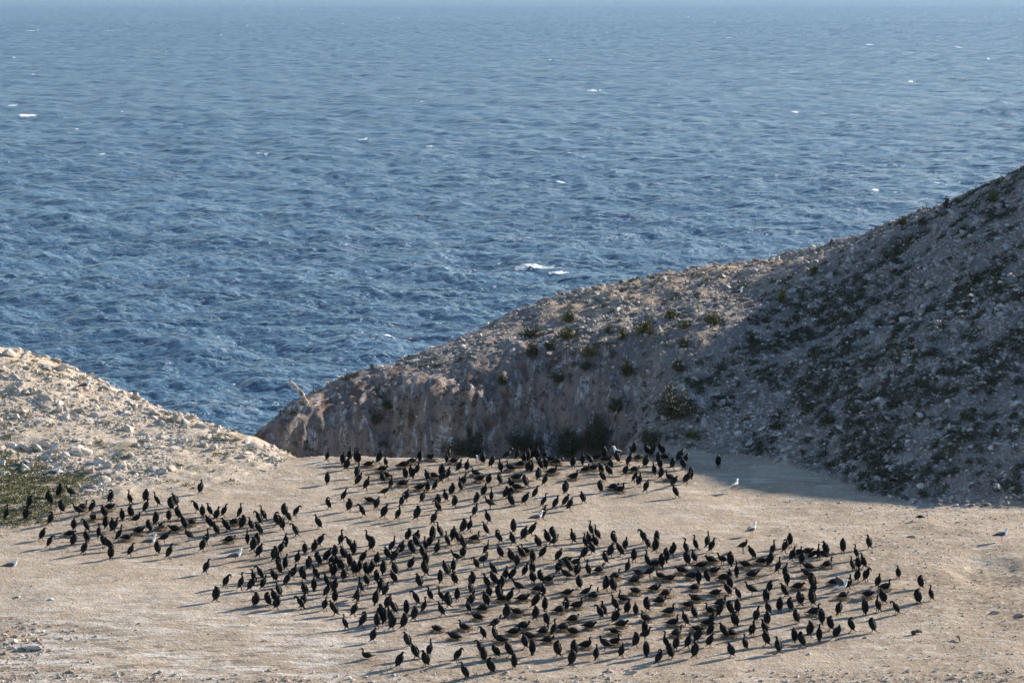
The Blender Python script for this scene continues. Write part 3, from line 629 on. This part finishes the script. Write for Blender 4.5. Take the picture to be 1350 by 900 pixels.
DATA = """
10nR686 37hR686 41hR670 64hL666 79hR656 93wL658 80hL677 104wL682 109uR673 68pR693 98hT701 113pL702 114hT717
57hR713 66pR723 92sR708 98hR721 112hR732 122pR677 123sT687 136hL684 140hT697 131nT709 136hL723 144hL728
147hT739 147pR664 144sR673 148hT700 170nL666 193hT663 207nL668 193hR677 224hL674 230hL668 258pL676 266hR651
161hT687 171hL684 180wR692 223hT688 234hL686 207hR693 213sT698 196hL702 183sR704 267hT683 276hL681 287hR687
296hR682 242hL699 253sR693 276hL698 284hL707 298hL702 152hR702 157nR714 167sR713 230sL702 249wL714 217wR718
173hR734 207hT732 224hR737 269hR728 274nR719 303sR716 273hR757 299pR776 319nR778 334hL770 343pL766 332hR780
317nR684 309sR693 321hR698 341pL693 347nL687 330hL700 326nT718 341hL706 339hT721 343hR736 336hR728 363pL694
371hT699 374hT683 380hL689 391pR683 432pL672 419hL698 389pL708 377hT721 371hR732 364hR740 367hT749 377hT751
423hR721 416hR729 402hT732 394hR744 443hR736 432hR742 419hL747 409hR751 287hR794 348hR777 361hT768 367hL758
379hR774 388hR764 339hR801 352hL800 361hL796 367hL787 367hR804 396pL804 401hR802 400hL786 398hL767 414hT780
416hL766 433nR609 453hT613 459hR621 468nL612 462hT608 472hT612 486sR616 501hR612 508nT617 504sR623 432hT639
472hR630 473hR641 484hR647 503hL637 509sL631 517nR646 507wR656 454hR661 462hR675 488sL664 498hR672 531hR669
537hR662 534hT633 542hT632 532sR617 551hR627 531sR642 553sR647 558hR663 543sR612 554hT609 567sR607 562hL636
589nT612 592nT603 598sR612 583hT629 591hR633 584hR637 572sL631 574hR648 606hR623 616hT623 628wR610 636hT613
649hR617 659hT623 669wR607 683nR606 691hT612 696hT609 673uL621 687sR616 698hR624 627uL628 612hR643 606nL649
597hR654 632sR636 646hR640 658pL640 681sR634 692hL643 639hR656 673hL646 682uL647 564hT650 586hL662 579hR669
601hR670 629hR666 648nT661 668hR658 674hT657 673hL669 693hR666 701hT623 703nR603 708hT603 718hT602 712hL620
719hT619 724sR610 734sR613 711hR633 728uR626 756hT618 768hT613 777hL613 772uR623 756uR633 782sR621 786sR602
797hT596 799sR610 806hR623 802hL628 813hL611 791hL626 794hL636 790hL650 809sR646 817uR650 719hR641 706hR658
717nR669 746hR668 747hR652 733hR672 752hR673 767hL664 836hR600 852pL602 861nR602 871hL601 876sR607 830hR614
842sR607 853hR617 868hT613 862hT627 837sR623 826hR628 837nR637 844hR642 873hR632 870hT619 883uL634 888hR619
899hL620 897hR609 904hR614 906hR639 911hT632 889hR643 890hL657 853pR650 947hT617 477pL682 508hR684 526nR687
551hR686 451nR721 461pL726 467hT732 486nL720 492hR727 517nR729 452hL739 461hT749 453hL758 437hT753 444hL752
438hT762 479hR744 474hR757 468hT759 482hT761 498hT746 509hL738 521hR742 506hT758 519hL759 490hR759 531hR731
542hL732 539hR714 551hR718 548hL723 543hR752 556hL737 577pL677 573hR692 627hR681 646wL672 642hL691 580nL710
621nR702 612hR704 640hL706 598hT713 571hT713 567hR723 578hR732 589nL722 603hL717 609hL724 611hR738 626uR714
657pL717 677hT704 674hL719 693hR713 641nR732 658hL737 672hL742 638wR747 627pL752 602wL743 598hT754 682hT749
687hL737 693uL731 560nT727 562hT748 559hL760 702hR707 717hR686 708hL723 720hL718 728hL713 754hL717 731wR722
716hR737 737hR741 702hT744 778nL707 787nL713 783hL722 770nL723 776hT720 771hR738 779hL731 808pL719 807hR736
817hL734 797pL744 826hR727 836hT742 746sR744 758wR751 750hL756 738hR757 763hR760 774nL760 790uR756 829hR756
701hT759 847pL717 853hL724 852nL748 866hT718 866hR729 872hT749 863sR748 878hT742 888hR734 903nL732 916nL727
934nR722 939hR729 904hL746 914hL743 952wL747 962hT747 937sL743 924sR750 941sR757 899sL757 842sL760 857wR763
871uL764 883sR767 912sR764 921hT770 931hL769 954sR766 962hT769 971nT762 837uR770 980wR728 991hL738 1020nR733
1036pR729 1042hT722 1046hR741 1052uR733 1016hR748 1027nR756 1004sR744 983sL749 992sR762 1036hT762 1037hT772
1058hT746 1066sL752 1064sR732 1079dT738 1087hL733 1091uR749 1111hT730 991wL787 1016hR783 1034hL788 1052sR778
1069hL776 1064sL761 1073hR788 1099sR772 1144hL724 1128nL738 1123nL754 1131hT752 1137hL750 1132hR768 1143pR768
1159hR776 1167uR779 1184hT764 1212hL777 1121hR777 1208hL797 1226nL793 1162hL797 1156nL808 1144sR789 1140hT811
1181pL811 1107hT811 1112sR790 1149hL834 1121pL834 1104hT844 1093hL832 431hL776 443hR782 441hT762 454hT767
429hT806 432hR788 442hT796 440hL812 454nL831 483hT774 475nL782 471dR793 468hR813 479pR828 496hT769 496hT798
503hT781 509hR787 518hL770 513hR804 519hL810 536hT811 548pL799 551hL776 548hR819 519hR831 534hR830 503hR816
512hL820 497hT829 507hT823 581hT769 598hL772 588hL760 566hL793 560nR809 582nL796 589hL802 581hL813 603hT793
619nL784 616nL809 624hR774 623hR800 639hL800 641hL777 650hL759 650hL773 656hL791 646hR791 662hR779 668hR768
676hR766 693hR761 684wL783 673hR796 663sR794 689sR794 670hR817 682sL812 630sL818 576sL834 612uL832 653wR831
637sR807 702hT771 712hL769 723sR768 716hT789 707hR802 719hT806 708hR818 720hT826 709sR781 747wL767 763hT778
748sR786 747hT807 738uR809 761uR803 772wR789 783uR790 801hR780 807hL782 811uR764 790pL817 794hL813 810hL806
821uL794 829hR811 838hT813 813hR823 819sR828 756sR821 777sR830 743sR832 731nR840 717uR837 838sL784 810sL837
756sL838 863sR780 878sR787 870sR797 851hL807 882uR811 851uL820 850hT838 840hR854 851wR847 877nL857 892uR840
887uR826 903hL826 914hL817 907sR802 917sL794 916sR779 937uL810 943sR786 959hL786 962hT779 972pL792 972hT810
950hR814 950uR800 967hL828 962hL812 932uR826 940nR826 938hR840 937hR854 920sL834 909hR856 921hR848 954hL842
963sL840 1009hT796 1011hL811 1012hT827 999hR821 1007hL837 993hR840 981nL858 1008hL852 1024hL862 1028hT808
1040hL806 1049hT823 1053hT799 1069hL799 1073uR812 1083hT823 1080hT846 1070hR840 1047hT847 1056hL854 494hR847
536hL853 546hL869 484uL869 528hR881 559hL880 568nR867 599sL844 604pR874 612hL897 632pL864 637hT874 646hL889
636pL844 653hL868 651nL844 660sL848 670hL867 678hT883 690hL856 697sL844 702hT864 733hL866 722sR849 690sR830
677sR838 772uR856 756hT866 756hR879 787hT870 797wL859 810uR851 821hR868 852hT866 869pR877 883hT870 893hR859
918hR868 962hL867
"""
import re
birds = []
for t in DATA.split():
    mm = re.match(r'(\d+)([a-z])([RLT])(\d+)', t); birds.append([int(mm[1]), int(mm[4]), mm[2], mm[3]])
def ground_at(px, py):          # a standing place on the flat, never beyond its rear lip
    q = hit(px, py); lim = float(EDGE(q[0]))-.45
    if q[1] > lim and q[0] < 8.5: x = q[0]*lim/q[1]; q = np.array([x, lim, float(zat(x, lim))])
    return q
recs = []
for px, py, k, f in birds:
    r = random.Random(px*1000+py)
    if k in 'su' and f == 'R' and r.random() < .2: pass
    q = ground_at(px, py-.5)
    yaw = {'R': 0, 'L': math.pi, 'T': r.choice([math.pi/2, -math.pi/2])}[f]+r.gauss(0, .35)
    kk = 'k' if (k == 'h' and (r.random() < (.55 if f == 'T' else .3))) else k
    if kk == 'h' and r.random() < .42: kk = 'm'
    if k == 'p' and r.random() < .45: kk = 'q'
    s_ = r.uniform(.98, 1.15)*(1.03 if k != 'n' else 1.0)
    area = {'m': 1., 'q': 1.05, 'h': 1., 'k': 1., 'n': 1.1, 'p': 1.1, 'w': 1.05, 's': .72, 'u': .85, 'd': 1.4}[kk]*(s_/q[1])**2
    recs.append(dict(px=px, py=py, k=k, kk=kk, f=f, q=q, yaw=yaw, s=s_, area=area, v=r.randrange(6), r=r))
recs.sort(key=lambda d: -d['area']); 
for i, d in enumerate(recs): d['own'] = i < 300
POSE = {'h': 'hunched', 'n': 'long-necked upright', 'p': 'preening bent-necked', 'w': 'level-bodied stepping', 's': 'low nest-sitting', 'u': 'sitting raised-necked', 'd': 'wing-spreading'}
FACE = {'R': 'facing right', 'L': 'facing left', 'T': 'seen end-on'}
def colname(px):
    for lim, nm in ((150, 'at far left'), (300, 'at left'), (430, 'at inner left'), (540, 'at centre-left'), (640, 'left of centre'), (740, 'at centre'), (840, 'right of centre'), (940, 'at centre-right'), (1040, 'at right'), (1130, 'at far right')):
        if px < lim: return nm
    return 'at right end'
def rowname(py):
    for lim, nm in ((625, 'rearmost row'), (665, 'rear rows'), (715, 'upper rows'), (752, 'middle rows'), (790, 'lower rows'), (822, 'near rows'), (850, 'nearest rows')):
        if py < lim: return nm
    return 'front edge'
ORD = ['first', 'second', 'third', 'fourth', 'fifth', 'sixth', 'seventh', 'eighth', 'ninth', 'tenth', 'eleventh', 'twelfth', 'thirteenth', 'fourteenth', 'fifteenth']
cells = {}
for d in recs: cells.setdefault((d['k'], d['f'], colname(d['px']), rowname(d['py'])), []).append(d)
SPECIAL = {(267,651): 'lone cormorant facing right on bare ground behind the left group', (273,757): 'lone cormorant with tail down right on open ground below the left group',
 (287,794): 'lone tucked cormorant nearest the viewer at the left end of the main flock', (484,869): 'black cormorant sitting like a duck alone in front of the flock',
 (947,617): 'black cormorant alone beside the edge of the hill shadow', (1186,765): 'single upright cormorant on the open ground at the far right, bill turned back',
 (1143,726): 'leaning cormorant standing alone highest at the right end', (431,639): 'tucked cormorant alone on pale ground at the rear left',
 (421,697): 'small left-facing cormorant alone between the left and main flocks', (612,897): 'frontmost cormorant of all, facing left at the bottom'}
for key, L in cells.items():
    L.sort(key=lambda d: (d['px'], d['py']))
    for i, d in enumerate(L):
        base = f"{POSE[key[0]]} black cormorant {FACE[key[1]]}"
        d['lab'] = f"{base}, {key[3]}, {key[2]}" if len(L) == 1 else f"{base}, {ORD[i]} such from left, {key[3]}, {key[2]}"
        d['where'] = (f"{ORD[i]} such from left, " if len(L) > 1 else '')+f"{key[3]}, {key[2]}"
for d in recs:
    for (a, b), t in SPECIAL.items():
        if abs(d['px']-a) < 3 and abs(d['py']-b) < 3: d['lab'] = t
soil = np.zeros_like(GX)
for d in recs:
    i0, i1 = np.searchsorted(xs, [d['q'][0]-2.2, d['q'][0]+2.2]); j0, j1 = np.searchsorted(ys, [d['q'][1]-3, d['q'][1]+3]); sl_ = (slice(j0, j1), slice(i0, i1))
    soil[sl_] += np.exp(-(((GX[sl_]-d['q'][0])/.95)**2+((GY[sl_]-d['q'][1])/1.25)**2))*(1.0 if d['k'] in 'su' else .20)
soil = np.clip(dirt+soil*(.35+1.0*fbm(GX/.7, GY/.7, 4, 88)), 0, .92)
bpy.data.meshes['ground'].attributes['dirt'].data.foreach_set('value', soil.astype(np.float32).ravel())
# nests first, the birds sit on them
nm = NT('nest_weed', .95, .1); nm.col(nm.mix(nm.ramp(nm.noise(14, 5), .4, .62), (.27, .20, .125), (.14, .10, .065)))
nm.bump(nm.noise(30, 4), .04); M_nest = nm.m
def nest_mesh(seed):
    r = np.random.default_rng(seed); V = []; F_ = []; n = 20
    prof = [(.36, -.05), (.33, .010), (.28, .04), (.225, .07), (.18, .065), (.12, .04), (.0, .03)]
    for a, b in prof:
        for j in range(n):
            t = 2*math.pi*j/n; q = a*(1+r.normal(0, .07)); V.append((q*math.cos(t), q*math.sin(t), b+r.normal(0, .010)))
    for i in range(len(prof)-1):
        for j in range(n): F_.append((i*n+j, i*n+(j+1) % n, (i+1)*n+(j+1) % n, (i+1)*n+j))
    # stray weed strands
    for s_ in range(60):
        t = r.uniform(0, 6.28); q = r.uniform(.16, .40); a = np.array([q*math.cos(t), q*math.sin(t), .10-.25*abs(q-.22)]); u = r.normal(size=3)*.07; u[2] = abs(u[2])*.3
        o_ = len(V); V += [tuple(a-u), tuple(a+u+np.array([0, 0, .012])), tuple(a+u), tuple(a-u-np.array([0, 0, .012]))]; F_.append((o_, o_+1, o_+2, o_+3))
    return mk('nest', V, F_, [M_nest], smooth=False)
NM = [nest_mesh(i) for i in range(5)]
for d in recs:
    if d['k'] in 'su' and not (d['px'] == 484):
        o = bpy.data.objects.new('nest', NM[d['v'] % 5]); o.location = d['q']; o.rotation_euler = (0, 0, d['r'].uniform(0, 6)); d['nest'] = True
        s2 = d['r'].uniform(.85, 1.1); o.scale = (s2, s2, s2); link(o)
        tag(o, f"nest under {'low' if d['k'] == 's' else 'neck-up'} cormorant {FACE[d['f']]}, {d['where']}" , 'nest', 'nests of the cormorant colony')
        d['q'] = d['q']+np.array([0, 0, .035])
SV, SF, SM = [], [], []; off = 0
for d in recs:
    me = MESH[d['kk']][d['v']]
    if d['own']:
        o = bpy.data.objects.new('cormorant', me); o.location = d['q']; o.rotation_euler = (0, 0, d['yaw']); o.scale = (d['s'],)*3; link(o)
        tag(o, d['lab'], 'cormorant', 'cormorants standing and nesting in the colony')
    else:
        M4 = Matrix.Translation(d['q']) @ Matrix.Rotation(d['yaw'], 4, 'Z') @ Matrix.Scale(d['s'], 4)
        A = np.array(M4); co = np.empty(len(me.vertices)*3); me.vertices.foreach_get('co', co); co = co.reshape(-1, 3)@A[:3, :3].T+A[:3, 3]
        SV.append(co); SF += [tuple(i+off for i in p.vertices) for p in me.polygons]; SM += [p.material_index for p in me.polygons]; off += len(co)
me = mk('cormorant_flock', np.concatenate(SV), SF, [M_bk, M_wg, M_bill], SM)
tag(link(bpy.data.objects.new('cormorant_flock', me)), 'rest of the dark cormorant flock in the rear rows under the cliff', 'cormorants', 'cormorants standing and nesting in the colony', kind='stuff')

# ---------------------------------------------------------------- gulls
m = NT('white_feathers', .6, .3); m.col((.78, .78, .76)); M_wh = m.m
m = NT('slate_wing', .55, .3); m.col((.060, .065, .075)); M_sl = m.m
m = NT('yellow_bill', .4, .4); m.col((.65, .42, .06)); M_yb = m.m
m = NT('pink_leg', .5, .3); m.col((.55, .30, .24)); M_pl = m.m
gb = spline([(-.30,0,.26,.03,.012),(-.22,0,.265,.045,.025),(-.13,0,.27,.075,.065),(-.02,0,.275,.100,.095),(.08,0,.30,.090,.092),(.14,0,.36,.060,.066),(.17,0,.43,.046,.050),(.19,0,.485,.046,.048),(.225,0,.50,.036,.036),(.245,0,.497,.02,.02)], 3)
gV, gF = ringsweep(gb, 12); ME_gb = mk('body', gV, gF, [M_wh])
bV, bF = ringsweep(spline([(.235,0,.497,.014,.018),(.28,0,.495,.010,.015),(.31,0,.485,.006,.010),(.318,0,.472,.003,.003)], 2), 8); ME_bill = mk('bill', bV, bF, [M_yb])
def gwing(s_):
    V, F_ = ringsweep(spline([(-.40,s_*.010,.235,.008,.010),(-.28,s_*.035,.26,.015,.03),(-.14,s_*.070,.285,.024,.058),(-.02,s_*.088,.30,.028,.075),(.07,s_*.080,.32,.022,.06),(.11,s_*.06,.335,.008,.02)], 3), 10); return mk('wing', V, F_, [M_sl])
ME_gw = [gwing(1), gwing(-1)]
def gleg(s_):
    V, F_ = ringsweep([(-.01, s_*.045, .20, .018, .018), (-.015, s_*.05, .10, .009, .009), (.0, s_*.05, .008, .009, .009)], 6); t = len(V)
    V += [(-.015, s_*.05, .012), (.06, s_*.05-.03, .003), (.07, s_*.05, .003), (.06, s_*.05+.03, .003), (-.015, s_*.05, .001)]
    F_ += [(t, t+1, t+2), (t, t+2, t+3), (t+4, t+2, t+1), (t+4, t+3, t+2)]; return mk('leg', V, F_, [M_pl])
ME_gl = [gleg(1), gleg(-1)]
def raised(s_):
    V = []; 
    for o_ in (0, -.012): V += [(x, s_*y+o_, z) for x, y, z in [(.08,.07,.33),(.02,.16,.50),(-.10,.22,.60),(-.12,.07,.30),(-.14,.15,.42),(-.24,.20,.50)]]
    F_ = [(0,1,4,3),(1,2,5,4),(9,10,7,6),(10,11,8,7),(0,6,7,1),(1,7,8,2),(2,8,11,5),(5,11,10,4),(4,10,9,3),(3,9,6,0)]
    return mk('wing', V, F_, [M_sl], smooth=False)
ME_rw = [raised(1), raised(-1)]
def gull(px, py, deg, lab, s_=1.28, wings=True, up=False):
    q = ground_at(px, py) if 560 < py < 625 and px > 400 else hit(px, py); root = empty('gull', q, R(deg)); root.scale = (s_,)*3; tag(root, lab, 'gull', 'gulls among the cormorants')
    link(bpy.data.objects.new('body', ME_gb), root); link(bpy.data.objects.new('bill', ME_bill), root)
    for i in (0, 1):
        link(bpy.data.objects.new('wing', (ME_rw if up else ME_gw)[i]), root)
        link(bpy.data.objects.new('leg', ME_gl[i]), root)
for a in [(112,516,10,'gull with dark wings standing on the rubble near the mound top'),(72,632,0,'gull beside the green plants at the foot of the mound'),
 (15,755,5,'gull alone on the open flat at the left edge'),(198,723,15,'gull half hidden among the left group of cormorants'),
 (311,742,20,'gull on open ground between the left group and the main flock'),(708,691,20,'gull in the middle of the colony in front of a cormorant'),
 (815,597,160,'white breasted gull at the cliff foot behind the rear row'),(969,649,60,'pale gull walking on the flat near the end of the hill shadow'),
 (991,707,45,'gull with head down behind the right hand cormorants'),(1321,714,10,'gull on the stony flat at the right edge'),
 (973,393,10,'gull resting high on the sunlit ridge crest')]:
    gull(*a)
gull(1109, 783, 10, 'gull with raised wings crowding a nest at the right', up=True)
gull(633, 612, 200, 'small pale gull half hidden among the rear row of cormorants', s_=.95)

# crow-like dark birds
def darkbird(px, py, deg, lab):
    q = hit(px, py); root = empty('oystercatcher', q, R(deg)); tag(root, lab, 'oystercatcher', 'dark shorebirds feeding on the flat')
    V, F_ = ringsweep(spline([(-.26,0,.17,.02,.01),(-.16,0,.19,.05,.035),(-.04,0,.20,.085,.08),(.07,0,.20,.07,.068),(.13,0,.19,.045,.045),(.18,0,.17,.038,.038),(.21,0,.155,.02,.02)], 3), 10)
    link(bpy.data.objects.new('body', mk('body', V, F_, [M_bk])), root)
    V, F_ = ringsweep([(.20,0,.158,.012,.014),(.26,0,.115,.008,.009),(.30,0,.07,.003,.003)], 6); link(bpy.data.objects.new('bill', mk('bill', V, F_, [M_bill])), root)
    for s_ in (1, -1):
        V, F_ = ringsweep([(.0, s_*.04, .15, .012, .012), (.0, s_*.04, .07, .007, .007), (.012, s_*.04, .0, .007, .007)], 6); link(bpy.data.objects.new('leg', mk('leg', V, F_, [M_pl])), root)
darkbird(1213, 686, 0, 'dark bird bending to feed on the stony flat at the right')
darkbird(1178, 638, 170, 'dark bird walking in the hill shadow at the right')

# ---------------------------------------------------------------- haze
bm = bmesh.new(); bmesh.ops.create_cube(bm, size=1)
for v_ in bm.verts:
    v_.co = (v_.co.x*60000, v_.co.y*60000+5000, (v_.co.z+.5)*(52+22)-22)
me = bpy.data.meshes.new('haze'); bm.to_mesh(me); bm.free()
hm = bpy.data.materials.new('haze'); hm.use_nodes = True; t = hm.node_tree; t.nodes.remove(t.nodes['Principled BSDF'])
pv = t.nodes.new('ShaderNodeVolumePrincipled'); pv.inputs['Color'].default_value = (.55, .74, 1, 1); pv.inputs['Density'].default_value = .00002; pv.inputs['Anisotropy'].default_value = .2
t.links.new(pv.outputs[0], t.nodes['Material Output'].inputs['Volume']); me.materials.append(hm)
tag(link(bpy.data.objects.new('haze', me)), kind='stuff')
